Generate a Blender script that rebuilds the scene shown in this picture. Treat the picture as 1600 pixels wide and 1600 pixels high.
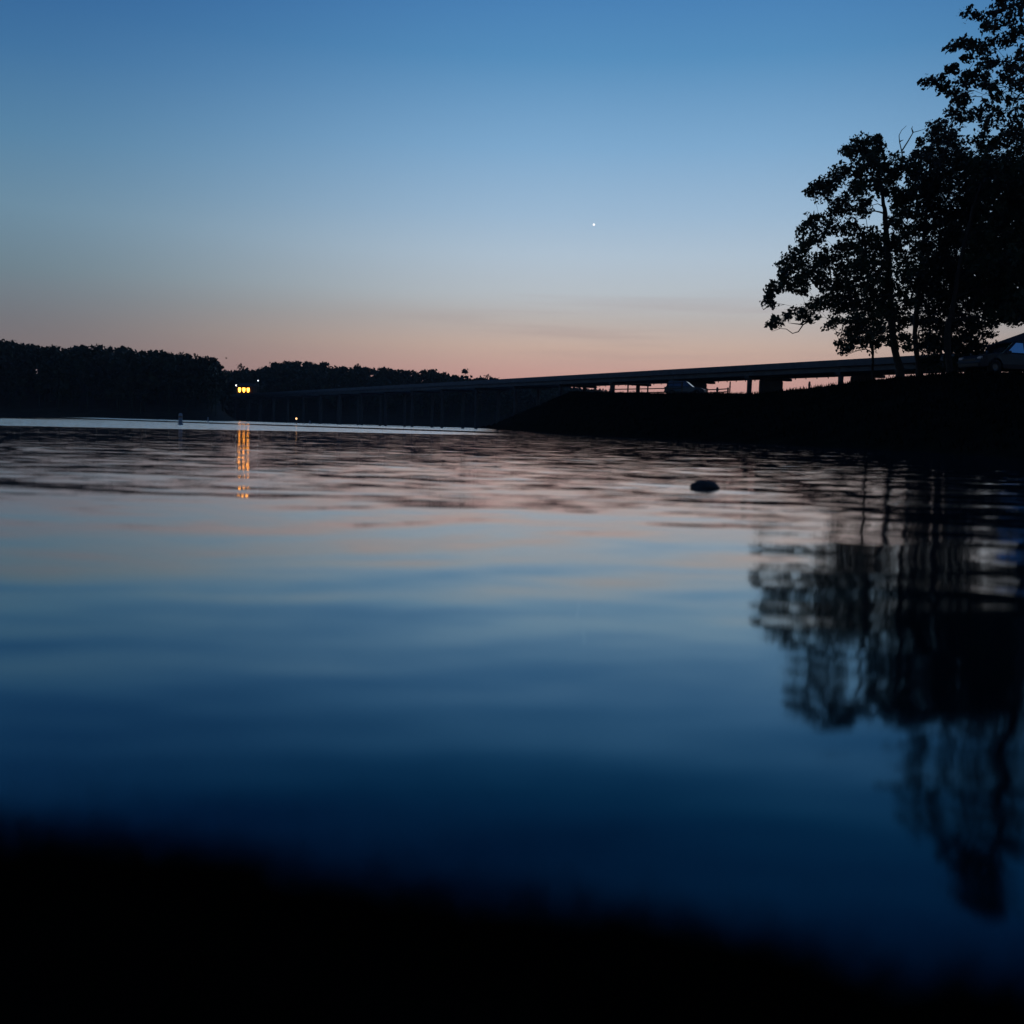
import bpy, bmesh, math, random
import numpy as np
from mathutils import Matrix, Vector, noise as mnoise

for o in list(bpy.data.objects):
    bpy.data.objects.remove(o, do_unlink=True)
scene = bpy.context.scene
C = scene.collection
R = math.radians
rng = np.random.default_rng(11)
random.seed(5)

# ------------------------------------------------------------------ camera
F = 1537.0                      # focal length in pixels of a 1600 px frame
CAM_Z = 0.35
PITCH = math.atan(131 / F)
ROLL = R(1.66)
cam_d = bpy.data.cameras.new('camera')
cam_d.sensor_width = 36
cam_d.lens = 36 * F / 1600
cam_d.clip_start = 0.05
cam_d.clip_end = 20000
cam_d.dof.use_dof = True
cam_d.dof.focus_distance = 60
cam_d.dof.aperture_fstop = 1.6
cam = bpy.data.objects.new('camera', cam_d)
C.objects.link(cam)
ROT = Matrix.Rotation(math.pi / 2 - PITCH, 4, 'X') @ Matrix.Rotation(ROLL, 4, 'Z')
cam.matrix_world = Matrix.Translation((0, 0, CAM_Z)) @ ROT
scene.camera = cam
scene.view_settings.view_transform = 'Standard'
scene.view_settings.look = 'None'
scene.view_settings.gamma = 1
scene.view_settings.exposure = 0
scene.view_settings.use_curve_mapping = False
scene.render.engine = 'CYCLES'
scene.cycles.max_bounces = 4
scene.cycles.volume_bounces = 0
scene.cycles.diffuse_bounces = 2
scene.cycles.glossy_bounces = 3
scene.render.resolution_x = scene.render.resolution_y = 1024

# ------------------------------------------------------------------ node helpers
def lin(c):
    return tuple((v / 255 / 12.92) if v / 255 <= 0.04045 else ((v / 255 + 0.055) / 1.055) ** 2.4 for v in c) + (1,)

class NT:
    def __init__(self, tree):
        self.t = tree; self.n = tree.nodes; self.l = tree.links
    def node(self, typ, **kw):
        n = self.n.new(typ)
        for k, v in kw.items(): setattr(n, k, v)
        return n
    def put(self, sock, v):
        if isinstance(v, bpy.types.NodeSocket): self.l.new(v, sock)
        elif v is not None: sock.default_value = v
    def m(self, op, a, b=None, c=None, clamp=False):
        n = self.node('ShaderNodeMath', operation=op); n.use_clamp = clamp
        self.put(n.inputs[0], a); self.put(n.inputs[1], b)
        if c is not None: self.put(n.inputs[2], c)
        return n.outputs[0]
    def v(self, op, a, b=None):
        n = self.node('ShaderNodeVectorMath', operation=op)
        self.put(n.inputs[0], a); self.put(n.inputs[1], b)
        return n.outputs['Value'] if op in ('DOT_PRODUCT', 'LENGTH') else n.outputs[0]
    def step(self, x, a, b, o0=0.0, o1=1.0):
        n = self.node('ShaderNodeMapRange', interpolation_type='SMOOTHSTEP')
        self.put(n.inputs[0], x); self.put(n.inputs[1], a); self.put(n.inputs[2], b)
        n.inputs[3].default_value = o0; n.inputs[4].default_value = o1
        return n.outputs[0]
    def ramp(self, x, stops, interp='LINEAR'):
        n = self.node('ShaderNodeValToRGB'); cr = n.color_ramp; cr.interpolation = interp
        self.put(n.inputs[0], x)
        while len(cr.elements) < len(stops): cr.elements.new(0.5)
        for e, (p, c) in zip(cr.elements, stops):
            e.position = p; e.color = c
        return n.outputs[0]
    def mix(self, f, a, b, blend='MIX'):
        n = self.node('ShaderNodeMix', data_type='RGBA', blend_type=blend)
        self.put(n.inputs[0], f); self.put(n.inputs[6], a); self.put(n.inputs[7], b)
        return n.outputs[2]
    def noise(self, vec, scale, detail=2.0, rough=0.5):
        n = self.node('ShaderNodeTexNoise')
        if vec is not None: self.put(n.inputs['Vector'], vec)
        n.inputs['Scale'].default_value = scale
        n.inputs['Detail'].default_value = detail
        n.inputs['Roughness'].default_value = rough
        return n
    def xyz(self, v):
        n = self.node('ShaderNodeSeparateXYZ'); self.put(n.inputs[0], v); return n.outputs
    def comb(self, x, y, z):
        n = self.node('ShaderNodeCombineXYZ')
        for s, q in zip(n.inputs, (x, y, z)): self.put(s, q)
        return n.outputs[0]

# ------------------------------------------------------------------ world: clear sky some minutes after sunset
SUN_AZ = math.atan((1010 - 800) / F)        # where the afterglow is strongest
world = bpy.data.worlds.new('World'); scene.world = world; world.use_nodes = True
W = NT(world.node_tree)
for n in list(W.n): W.n.remove(n)
tc = W.node('ShaderNodeTexCoord')
d = W.v('NORMALIZE', tc.outputs['Generated'])
dx, dy, dz = W.xyz(d)
elev = W.m('MULTIPLY', W.m('ARCSINE', dz), 180 / math.pi)
horiz = W.v('NORMALIZE', W.comb(dx, dy, 0.0))
cosa = W.v('DOT_PRODUCT', horiz, (math.sin(SUN_AZ), math.cos(SUN_AZ), 0))
ang = W.m('MULTIPLY', W.m('ARCCOSINE', W.m('MINIMUM', W.m('MAXIMUM', cosa, -1.0), 1.0)), 180 / math.pi)
pos = W.m('DIVIDE', elev, 90.0, clamp=True)
E = lambda e: e / 90.0
near_glow = W.ramp(pos, [
    (E(0), lin((196, 138, 136))), (E(3), lin((203, 158, 150))), (E(4.7), lin((205, 178, 164))), (E(6.2), lin((190, 182, 178))),
    (E(7.6), lin((187, 194, 200))), (E(9.8), lin((178, 196, 212))), (E(12), lin((158, 187, 213))), (E(15.5), lin((128, 171, 208))),
    (E(20), lin((87, 143, 190))), (E(24), lin((67, 123, 179))), (E(32), lin((40, 84, 145))), (E(50), lin((20, 48, 94))), (E(90), lin((9, 22, 50)))])
far_glow = W.ramp(pos, [
    (E(0), lin((122, 104, 112))), (E(3.5), lin((126, 117, 119))), (E(5), lin((118, 120, 126))), (E(7.5), lin((111, 132, 144))),
    (E(10.5), lin((108, 141, 163))), (E(14), lin((87, 132, 166))), (E(18), lin((64, 114, 160))), (E(22), lin((48, 97, 151))),
    (E(26), lin((38, 76, 137))), (E(34), lin((31, 62, 114))), (E(50), lin((17, 40, 80))), (E(90), lin((9, 22, 50)))])
col = W.mix(W.step(ang, 4.0, 38.0), near_glow, far_glow)
back = W.step(ang, 40.0, 170.0, 1.0, 0.5)
vs = W.node('ShaderNodeVectorMath', operation='SCALE')
W.put(vs.inputs[0], col); W.put(vs.inputs['Scale'], back)
# thin mauve streaks of high cloud low over the afterglow
streak = W.noise(W.v('MULTIPLY', d, (3.0, 3.0, 55.0)), 1.0, 3.0, 0.55)
sband = W.m('MULTIPLY', W.step(elev, 2.2, 5.6), W.step(elev, 6.2, 9.0, 1.0, 0.0))
sfac = W.m('MULTIPLY', W.m('MULTIPLY', W.step(streak.outputs[0], 0.45, 0.70), sband), W.step(ang, 5.0, 20.0, 0.28, 0.03))
col2 = W.mix(sfac, vs.outputs[0], lin((160, 140, 142)))
sky = W.node('ShaderNodeTexSky', sky_type='NISHITA')
sky.sun_disc = False
sky.sun_elevation = R(-4.0)
sky.sun_rotation = SUN_AZ
bg1 = W.node('ShaderNodeBackground'); W.put(bg1.inputs[0], col2); bg1.inputs[1].default_value = 1.0
bg2 = W.node('ShaderNodeBackground'); W.put(bg2.inputs[0], sky.outputs[0]); bg2.inputs[1].default_value = 0.015
add = W.node('ShaderNodeAddShader'); W.l.new(bg1.outputs[0], add.inputs[0]); W.l.new(bg2.outputs[0], add.inputs[1])
wo = W.node('ShaderNodeOutputWorld'); W.l.new(add.outputs[0], wo.inputs[0])

# ------------------------------------------------------------------ picture geometry -> world geometry
R3 = np.array(ROT.to_3x3())
def ray(px, py):
    v = R3 @ np.array([(px - 800) / F, -(py - 800) / F, -1.0])
    return v
def P(px, py, Y):
    """point seen at (px, py) that stands Y metres in front of the camera"""
    v = ray(px, py); k = Y / v[1]
    return Vector((v[0] * k, Y, CAM_Z + v[2] * k))
def G(px, py, z=0.0):
    v = ray(px, py); k = (z - CAM_Z) / v[2]
    return Vector((v[0] * k, v[1] * k, z))
def hor(px): return 646 + 0.029 * px
def colX(px, Y): return P(px, hor(px), Y).x
_c0 = colX(0, 1.0); _c1 = colX(1600, 1.0)
def pxcol(X, Y): return (X / Y - _c0) / (_c1 - _c0) * 1600

# ------------------------------------------------------------------ materials
MATS = {}
def mat(name, base, rough=0.7, metal=0.0, noise_scale=None, var=0.35, bump=0.0, spec=0.5, emit=None, strength=0.0, coord='Object', coat=0.0):
    if name in MATS: return MATS[name]
    m = bpy.data.materials.new(name); m.use_nodes = True
    T = NT(m.node_tree); b = T.n['Principled BSDF']
    b.inputs['Base Color'].default_value = (*base, 1)
    b.inputs['Roughness'].default_value = rough
    b.inputs['Metallic'].default_value = metal
    b.inputs['Specular IOR Level'].default_value = spec
    b.inputs['Coat Weight'].default_value = coat
    if noise_scale:
        t = T.node('ShaderNodeTexCoord')
        nz = T.noise(t.outputs[coord], noise_scale, 6.0, 0.6)
        lo = tuple(v * (1 - var) for v in base) + (1,); hi = tuple(v * (1 + var) for v in base) + (1,)
        T.l.new(T.ramp(nz.outputs[0], [(0.3, lo), (0.7, hi)]), b.inputs['Base Color'])
        if bump:
            bn = T.node('ShaderNodeBump'); bn.inputs['Strength'].default_value = bump; bn.inputs['Distance'].default_value = 0.05
            T.l.new(nz.outputs[0], bn.inputs['Height']); T.l.new(bn.outputs[0], b.inputs['Normal'])
    if emit:
        b.inputs['Emission Color'].default_value = (*emit, 1)
        b.inputs['Emission Strength'].default_value = strength
    MATS[name] = m
    return m

def water_material():
    m = bpy.data.materials.new('lake_water'); m.use_nodes = True
    T = NT(m.node_tree); b = T.n['Principled BSDF']
    g = T.node('ShaderNodeNewGeometry')
    X, Y, Z = T.xyz(g.outputs['Position'])
    p = T.comb(X, Y, 0.0)
    warp = T.noise(p, 0.25, 1.0)
    warp2 = T.noise(p, 1.1, 1.0)
    pw = T.v('ADD', T.v('ADD', p, T.v('MULTIPLY', warp.outputs['Color'], (1.2, 1.6, 0.0))), T.v('MULTIPLY', warp2.outputs['Color'], (0.25, 0.35, 0.0)))
    def turned(vec, deg):
        c, q = math.cos(R(deg)), math.sin(R(deg)); ax, ay, az = T.xyz(vec)
        return T.comb(T.m('MULTIPLY_ADD', ax, c, T.m('MULTIPLY', ay, q)), T.m('MULTIPLY_ADD', ay, c, T.m('MULTIPLY', ax, -q)), 0.0)
    # wind ripples: crests lie roughly along X, the noise colours are taken as slopes
    def slopes(vec, scale, detail):
        n = T.noise(vec, scale, detail, 0.5)
        return T.v('SUBTRACT', n.outputs['Color'], (0.5, 0.5, 0.5))
    def scaled(v, f):
        n = T.node('ShaderNodeVectorMath', operation='SCALE'); T.put(n.inputs[0], v); T.put(n.inputs['Scale'], f); return n.outputs[0]
    swell = slopes(T.v('MULTIPLY', turned(pw, 16), (1.0, 3.4, 1.0)), 1.0, 1.0)
    rip = slopes(T.v('MULTIPLY', turned(pw, -7), (1.9, 8.5, 1.0)), 1.0, 1.0)
    fine = slopes(T.v('MULTIPLY', turned(p, 5), (5.0, 16.0, 1.0)), 1.0, 2.0)
    patch = T.noise(T.v('MULTIPLY', p, (0.05, 0.14, 1.0)), 1.0, 2.0)
    pt = T.step(patch.outputs[0], 0.36, 0.64, 0.8, 1.15)
    # ripples grow away from the sheltered shore
    rip_a = T.m('MULTIPLY', T.step(Y, 0.8, 10.0, 0.045, 0.14), pt)
    fin_a = T.m('MULTIPLY', T.step(Y, 1.0, 7.0, 0.05, 0.085), pt)
    swl_a = T.step(Y, 1.5, 6.0, 0.11, 0.05)
    # breeze-ruffled lanes out on the lake
    edge = T.noise(T.v('MULTIPLY', p, (0.02, 0.1, 1.0)), 1.0, 2.0)
    wob = T.m('MULTIPLY', T.m('SUBTRACT', edge.outputs[0], 0.5), 5.0)
    low = T.m('ADD', T.m('MULTIPLY_ADD', X, 1.2, 46.0), wob)
    over = T.m('SUBTRACT', Y, low)
    lane = T.step(over, -1.0, 2.0)
    cy = T.m('MULTIPLY_ADD', X, 0.86, Y)
    calm = T.m('MULTIPLY', T.step(cy, 58.0, 61.0), T.step(cy, 80.0, 84.0, 1.0, 0.0))
    lane = T.m('MULTIPLY', lane, T.m('SUBTRACT', 1.0, calm))
    lee = T.m('MULTIPLY', T.step(T.m('MULTIPLY_ADD', Y, 0.43, X), -8.0, 3.0, 1.0, 0.0), T.step(Y, 60.0, 80.0))
    lane = T.m('MULTIPLY', T.m('MULTIPLY', lane, T.m('SUBTRACT', 1.0, lee)), T.step(T.m('MULTIPLY_ADD', Y, 0.018, X), -3.5, 1.5, 1.0, 0.0), clamp=True)
    fin_t = T.m('MULTIPLY_ADD', lane, 0.45, fin_a)
    s = T.v('ADD', scaled(swell, swl_a), T.v('ADD', scaled(rip, rip_a), scaled(fine, fin_t)))
    sx, sy, sz = T.xyz(s)
    nrm = T.v('NORMALIZE', T.comb(T.m('MULTIPLY', sx, 0.5), T.m('MULTIPLY_ADD', lane, -0.055, T.m('ADD', sy, T.m('MULTIPLY', T.step(Y, 2.5, 7.0, 0.0, -0.008), T.step(Y, 6.5, 16.0, 1.0, -0.1)))), 1.0))
    rg = T.m('MULTIPLY_ADD', lane, 0.05, T.step(Y, 1.5, 12.0, 0.055, 0.03))
    # reflection brightness and hue put into a colour curve: steep ones lose red
    fr = T.node('ShaderNodeFresnel'); fr.inputs['IOR'].default_value = 1.34; T.l.new(nrm, fr.inputs['Normal'])
    f = T.m('MULTIPLY_ADD', T.m('SUBTRACT', 1.0, fr.outputs[0]), T.m('MULTIPLY', lane, 0.6), fr.outputs[0])  # reflection raised by hand inside the lanes to brighten them
    tint = T.ramp(f, [(0.0, (0, .004, .012, 1)), (.06, (.002, .028, .045, 1)), (.115, (.022, .085, .115, 1)), (.16, (.075, .155, .205, 1)), (.22, (.13, .225, .295, 1)),
                      (.34, (.30, .42, .49, 1)), (.44, (.54, .585, .61, 1)), (.57, (.73, .79, .86, 1)), (.8, (.91, .93, .96, 1)), (1.0, (1, 1, 1, 1))])
    gl = T.node('ShaderNodeBsdfGlossy'); T.l.new(tint, gl.inputs['Color']); T.l.new(rg, gl.inputs['Roughness']); T.l.new(nrm, gl.inputs['Normal'])
    df = T.node('ShaderNodeBsdfDiffuse'); df.inputs['Color'].default_value = (0.001, 0.004, 0.007, 1)
    ad = T.node('ShaderNodeAddShader'); T.l.new(gl.outputs[0], ad.inputs[0]); T.l.new(df.outputs[0], ad.inputs[1])
    T.l.new(ad.outputs[0], T.n['Material Output'].inputs['Surface']); T.n.remove(b)
    return m

def mud_material():
    m = bpy.data.materials.new('wet_mud'); m.use_nodes = True
    T = NT(m.node_tree); b = T.n['Principled BSDF']
    g = T.node('ShaderNodeNewGeometry'); X, Y, Z = T.xyz(g.outputs['Position'])
    n1 = T.noise(g.outputs['Position'], 9.0, 8.0, 0.6)
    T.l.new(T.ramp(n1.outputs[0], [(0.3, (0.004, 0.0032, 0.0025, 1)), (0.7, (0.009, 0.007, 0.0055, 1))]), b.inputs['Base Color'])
    zz = T.m('MULTIPLY_ADD', T.m('SUBTRACT', n1.outputs[0], 0.5), 0.02, Z)
    b.inputs['Roughness'].default_value = 0.95; b.inputs['Specular IOR Level'].default_value = 0.0
    bn = T.node('ShaderNodeBump'); T.l.new(T.step(zz, 0.0, 0.03, 0.03, 0.4), bn.inputs['Strength']); bn.inputs['Distance'].default_value = 0.01
    T.l.new(n1.outputs[0], bn.inputs['Height']); T.l.new(bn.outputs[0], b.inputs['Normal'])
    return m

def leaf_material(name, base, spec=0.25):
    m = bpy.data.materials.new(name); m.use_nodes = True
    T = NT(m.node_tree); b = T.n['Principled BSDF']
    g = T.node('ShaderNodeNewGeometry')
    n1 = T.noise(g.outputs['Position'], 0.9, 3.0)
    lo = tuple(v * 0.6 for v in base) + (1,); hi = tuple(v * 1.4 for v in base) + (1,)
    T.l.new(T.ramp(n1.outputs[0], [(0.3, lo), (0.7, hi)]), b.inputs['Base Color'])
    b.inputs['Roughness'].default_value = 0.6
    b.inputs['Specular IOR Level'].default_value = spec
    return m

M_WATER = water_material()
M_MUD = mud_material()
M_LEAF = leaf_material('oak_leaves', (0.040, 0.052, 0.026))
M_LEAF2 = leaf_material('maple_leaves', (0.046, 0.044, 0.030))
M_WOODS = leaf_material('forest_leaves', (0.018, 0.028, 0.012))
M_BARK = mat('bark', (0.035, 0.028, 0.022), 0.9, noise_scale=6, bump=0.6)
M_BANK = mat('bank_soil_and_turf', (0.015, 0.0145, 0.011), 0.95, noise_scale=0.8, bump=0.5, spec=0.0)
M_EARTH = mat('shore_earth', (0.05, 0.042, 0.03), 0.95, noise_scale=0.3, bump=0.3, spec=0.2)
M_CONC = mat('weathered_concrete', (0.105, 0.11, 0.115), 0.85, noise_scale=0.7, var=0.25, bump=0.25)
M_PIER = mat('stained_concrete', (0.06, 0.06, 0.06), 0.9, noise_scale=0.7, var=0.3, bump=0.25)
M_STEEL = mat('galvanised_steel', (0.12, 0.12, 0.12), 0.6, 0.6, noise_scale=5)
M_WOOD = mat('weathered_timber', (0.09, 0.07, 0.055), 0.85, noise_scale=5, bump=0.4)
M_ROCK = mat('lake_rock', (0.06, 0.055, 0.05), 0.8, noise_scale=12, bump=0.8)
M_GRASS = leaf_material('bank_grass', (0.010, 0.010, 0.007), 0.0)

# ------------------------------------------------------------------ mesh helpers
def link(name, me, m=None, parent=None, smooth=False):
    o = bpy.data.objects.new(name, me); C.objects.link(o)
    if m is not None and not me.materials: me.materials.append(m)
    if parent is not None: o.parent = parent
    if smooth and len(me.polygons):
        me.polygons.foreach_set('use_smooth', np.ones(len(me.polygons), dtype=bool))
    return o
def mesh_np(name, V, Fq):
    """V (n,3), Fq (m,k) -> mesh"""
    me = bpy.data.meshes.new(name)
    V = np.asarray(V, dtype=np.float32); Fq = np.asarray(Fq, dtype=np.int32)
    m, k = Fq.shape
    me.vertices.add(len(V)); me.vertices.foreach_set('co', V.ravel())
    me.loops.add(m * k); me.loops.foreach_set('vertex_index', Fq.ravel())
    me.polygons.add(m); me.polygons.foreach_set('loop_start', np.arange(0, m * k, k, dtype=np.int32))
    me.update(calc_edges=True)
    return me
def from_bm(name, bm, m, parent=None, smooth=False):
    bmesh.ops.recalc_face_normals(bm, faces=bm.faces)
    me = bpy.data.meshes.new(name); bm.to_mesh(me); bm.free()
    return link(name, me, m, parent, smooth)
def tag(o, label, cat, group=None, kind=None):
    if label: o['label'] = label
    if cat: o['category'] = cat
    if group: o['group'] = group
    if kind: o['kind'] = kind
    return o
def empty(name, loc, rz=0.0):
    o = bpy.data.objects.new(name, None); C.objects.link(o)
    o.location = loc; o.rotation_euler = (0, 0, rz); o.empty_display_size = 0.2
    return o
def b_box(bm, c, s, M=None, bev=0.0):
    r = bmesh.ops.create_cube(bm, size=1.0)
    vs = r['verts']
    for v in vs:
        v.co = Vector((v.co.x * s[0] + c[0], v.co.y * s[1] + c[1], v.co.z * s[2] + c[2]))
    if bev:
        es = list({e for v in vs for e in v.link_edges})
        rr = bmesh.ops.bevel(bm, geom=es, offset=bev, segments=2, affect='EDGES')
        vs = list({v for f in rr['faces'] for v in f.verts} | {v for v in vs if v.is_valid})
    if M is not None: bmesh.ops.transform(bm, matrix=M, verts=[v for v in vs if v.is_valid])
def b_lathe(bm, prof, seg=16, axis_m=None):
    rings = []
    for (r, z) in prof:
        if r < 1e-5: rings.append([bm.verts.new((0, 0, z))])
        else: rings.append([bm.verts.new((r * math.cos(2 * math.pi * i / seg), r * math.sin(2 * math.pi * i / seg), z)) for i in range(seg)])
    for a, b in zip(rings, rings[1:]):
        for i in range(seg):
            j = (i + 1) % seg
            if len(a) == 1 and len(b) == 1: continue
            if len(a) == 1: bm.faces.new((a[0], b[i], b[j]))
            elif len(b) == 1: bm.faces.new((a[i], a[j], b[0]))
            else: bm.faces.new((a[i], a[j], b[j], b[i]))
    if axis_m is not None:
        bmesh.ops.transform(bm, matrix=axis_m, verts=[v for r in rings for v in r])
def box_obj(name, c, s, m, parent=None, bev=0.0):
    bm = bmesh.new(); b_box(bm, c, s, None, bev); return from_bm(name, bm, m, parent)
def lathe_obj(name, prof, m, parent=None, seg=16, axis_m=None, smooth=True):
    bm = bmesh.new(); b_lathe(bm, prof, seg, axis_m); return from_bm(name, bm, m, parent, smooth)
def tube_np(pts, rad, seg=7):
    """tapered tube along pts -> V, F arrays"""
    pts = np.asarray(pts, float); n = len(pts)
    tan = np.gradient(pts, axis=0); tan /= np.linalg.norm(tan, axis=1)[:, None] + 1e-9
    ref = np.array([0.31, 0.83, 0.46]); V = []
    for i in range(n):
        a = np.cross(tan[i], ref); a /= np.linalg.norm(a) + 1e-9
        b = np.cross(tan[i], a)
        th = np.arange(seg) * 2 * math.pi / seg
        V.append(pts[i] + rad[i] * (np.cos(th)[:, None] * a + np.sin(th)[:, None] * b))
    V = np.concatenate(V); Fq = []
    for i in range(n - 1):
        for j in range(seg):
            k = (j + 1) % seg
            Fq.append((i * seg + j, i * seg + k, (i + 1) * seg + k, (i + 1) * seg + j))
    return V, np.array(Fq)
def join_np(parts):
    V, Fq, off = [], [], 0
    for v, f in parts:
        V.append(v); Fq.append(f + off); off += len(v)
    return np.concatenate(V), np.concatenate(Fq)

# ------------------------------------------------------------------ setting: ground, water, land
def structure(o): o['kind'] = 'structure'; return o
g_me = mesh_np('ground', [(-6000, -3000, -3), (6000, -3000, -3), (6000, 9000, -3), (-6000, 9000, -3)], [(0, 1, 2, 3)])
structure(link('ground', g_me, M_EARTH))
w_me = mesh_np('lake_water', [(-700, -14, 0), (420, -14, 0), (420, 640, 0), (-700, 640, 0)], [(0, 1, 2, 3)])
structure(link('lake_water', w_me, M_WATER))

interp = np.interp
def fbm(x, y, s, seed=0.0, o=4):
    t, a, k = 0.0, 1.0, s
    for _ in range(o):
        t += a * mnoise.noise((x * k + seed, y * k - seed, seed * 0.7)); a *= 0.5; k *= 2.03
    return t

# near shore under the camera
NA, NB, NCt = G(0, 1315), G(800, 1425), G(1600, 1560)
def near_edge(x):
    xs = [-40, -8, -3, NA.x, NB.x, NCt.x, 2, 6, 14, 40]
    ys = [9.0, 2.9, 1.7, NA.y, NB.y, NCt.y, 0.45, 0.3, 0.6, 3.0]
    return float(interp(x, xs, ys))
def near_z(x, y):
    e = near_edge(x) - y
    z = 0.075 * e if e > 0 else 0.14 * e
    if e > 3: z = 0.225 + 0.05 * (e - 3)
    n = fbm(x, y, 1.6, 3.1)
    z += 0.003 * n * min(1.0, abs(e) * 3 + 0.5) + 0.003 * fbm(x, y, 14, 9.0, 2)
    return max(z, -2.5)
xs = np.unique(np.concatenate([np.linspace(-40, -2, 40), np.linspace(-2, 2, 170), np.linspace(2, 40, 40)]))
ys = np.unique(np.concatenate([np.linspace(-40, -0.6, 40), np.linspace(-0.6, 1.9, 130), np.linspace(1.9, 14, 30)]))
V = np.array([(x, y, near_z(x, y)) for y in ys for x in xs]); nx = len(xs)
i, j = np.meshgrid(np.arange(len(ys) - 1), np.arange(nx - 1), indexing='ij')
a = (i * nx + j).ravel()
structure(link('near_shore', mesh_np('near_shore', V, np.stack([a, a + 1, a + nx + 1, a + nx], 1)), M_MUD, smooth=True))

# bank on the right, a low terrace that carries the trees, the car park and the bridge end
def bank_z(X, Y):
    if Y < 1: return -2
    c = pxcol(X, Y)
    rw = float(interp(c, [640, 740, 775, 800, 850, 900, 1000, 1100, 1250, 1400, 1550, 1700, 2400, 3200], [420, 300, 190, 140, 100, 76, 56, 47, 38, 31, 25, 20, 12, 7]))
    rc = float(interp(c, [640, 740, 780, 850, 900, 1000, 1250, 1400, 1600, 2400, 3200], [460, 330, 215, 125, 98, 84, 70, 55, 46, 34, 26]))
    yc = float(interp(c, [640, 740, 780, 800, 850, 890, 950, 1000, 1060, 1163, 1195, 1240, 1290, 1335, 1400, 1500, 1600, 2400, 3200],
                      [666, 666, 655, 646, 626, 609, 611, 612, 613, 614, 613, 608, 603, 597, 590, 583, 584, 600, 610]))
    te = (hor(c) - yc - 3.5) / F
    t = (Y - rw) / (rc - rw)
    if t < 0: return max(-2.5, 3.0 * t * (rc - rw) / 20.0)
    zc = CAM_Z + te * rc
    n = 0.10 * fbm(X, Y, 0.22, 1.7, 4)
    if t < 1:
        s = 1 - (1 - t) ** 1.6
        return zc * s + n * min(1, t * 4) * min(1, (1 - t) * 4 + 0.25)
    z = zc + (min(Y, 118.0) - rc) * te * 0.8 if rc < 118 else zc
    if Y > 175: z -= min(1.5, (Y - 175) * 0.02)
    return z + n * 0.15
cols = np.concatenate([np.linspace(640, 880, 30), np.linspace(888, 1640, 150), np.linspace(1660, 3200, 40)])
rs = np.concatenate([np.linspace(5, 20, 14)[:-1], np.linspace(20, 120, 130), np.linspace(122, 420, 50)])
V = np.array([(colX(c, r), r, bank_z(colX(c, r), r)) for r in rs for c in cols]); nx = len(cols)
i, j = np.meshgrid(np.arange(len(rs) - 1), np.arange(nx - 1), indexing='ij'); a = (i * nx + j).ravel()
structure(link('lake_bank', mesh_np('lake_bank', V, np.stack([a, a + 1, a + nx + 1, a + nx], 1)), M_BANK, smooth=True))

# far hills
PROF1 = ([-900, -300, 0, 12, 40, 80, 105, 120, 155, 185, 195, 210, 250, 280, 310, 335, 345, 352], [508, 516, 530, 534, 537, 540, 547, 542, 540, 545, 542, 548, 548, 552, 557, 562, 574, 590])
PROF2 = ([330, 352, 363, 376, 388, 400, 412, 425, 445, 463, 482, 495, 506, 520, 540, 558, 575, 600, 625, 650, 675, 700, 712, 738, 775, 800, 880, 960],
         [590, 588, 579, 574, 578, 576, 573, 568, 566, 566, 567, 570, 567, 574, 574, 571, 576, 576, 578, 579, 579, 584, 586, 588, 590, 595, 604, 612])
def hill1_z(X, Y):
    c = pxcol(X, Y); top = CAM_Z + (hor(c) - float(interp(c, *PROF1))) / F * 385 - 11.5
    top = max(top, 0.6) * (1 if c < 340 else max(0.0, 1 - (c - 340) / 26))
    t = max(0.0, min(1.0, (Y - 300) / 85)); return -1.0 + (top + 1.0) * t ** 0.6 if Y > 300 else -1.0
def hill2_z(X, Y):
    c = pxcol(X, Y); top = CAM_Z + (hor(c) - float(interp(c, *PROF2))) / F * 560 - 11.5
    t = max(0.0, min(1.0, (Y - 455) / 105)); return -1.0 + (max(top, 0.6) + 1.0) * t ** 0.6 if Y > 455 else -1.0
def hill(name, fn, c0, c1, nc, r0, r1, nr):
    cc = np.linspace(c0, c1, nc); rr = np.linspace(r0, r1, nr)
    V = np.array([(colX(c, r), r, fn(colX(c, r), r)) for r in rr for c in cc])
    i, j = np.meshgrid(np.arange(nr - 1), np.arange(nc - 1), indexing='ij'); a = (i * nc + j).ravel()
    return structure(link(name, mesh_np(name, V, np.stack([a, a + 1, a + nc + 1, a + nc], 1)), M_EARTH, smooth=True))
hill('far_hill', hill1_z, -900, 372, 70, 296, 470, 26)
hill('far_hill', hill2_z, 300, 1000, 70, 450, 760, 30)

# ------------------------------------------------------------------ foliage
def leaves_np(cent, size, flat=0.0, wid=0.62):
    """one rhombic leaf per centre, random attitude"""
    n = len(cent)
    u = rng.normal(size=(n, 3)); u[:, 2] *= (1 - flat); u /= np.linalg.norm(u, axis=1)[:, None]
    w = np.cross(u, rng.normal(size=(n, 3))); w /= np.linalg.norm(w, axis=1)[:, None] + 1e-9
    s = size * (0.5 + 1.1 * rng.uniform(0, 1, n) ** 1.4)[:, None]
    nn = np.cross(u, w)
    a = cent - u * s * 0.5; b = cent + w * s * wid * 0.5 + nn * s * 0.08; c = cent + u * s * 0.5; e = cent - w * s * wid * 0.5 + nn * s * 0.08
    V = np.stack([a, b, c, e], 1).reshape(-1, 3)
    return V, np.arange(4 * n).reshape(n, 4)

def in_ball(n):
    v = rng.normal(size=(n, 3)); v /= np.linalg.norm(v, axis=1)[:, None]
    return v * (rng.uniform(0, 1, n) ** 0.45)[:, None]

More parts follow.
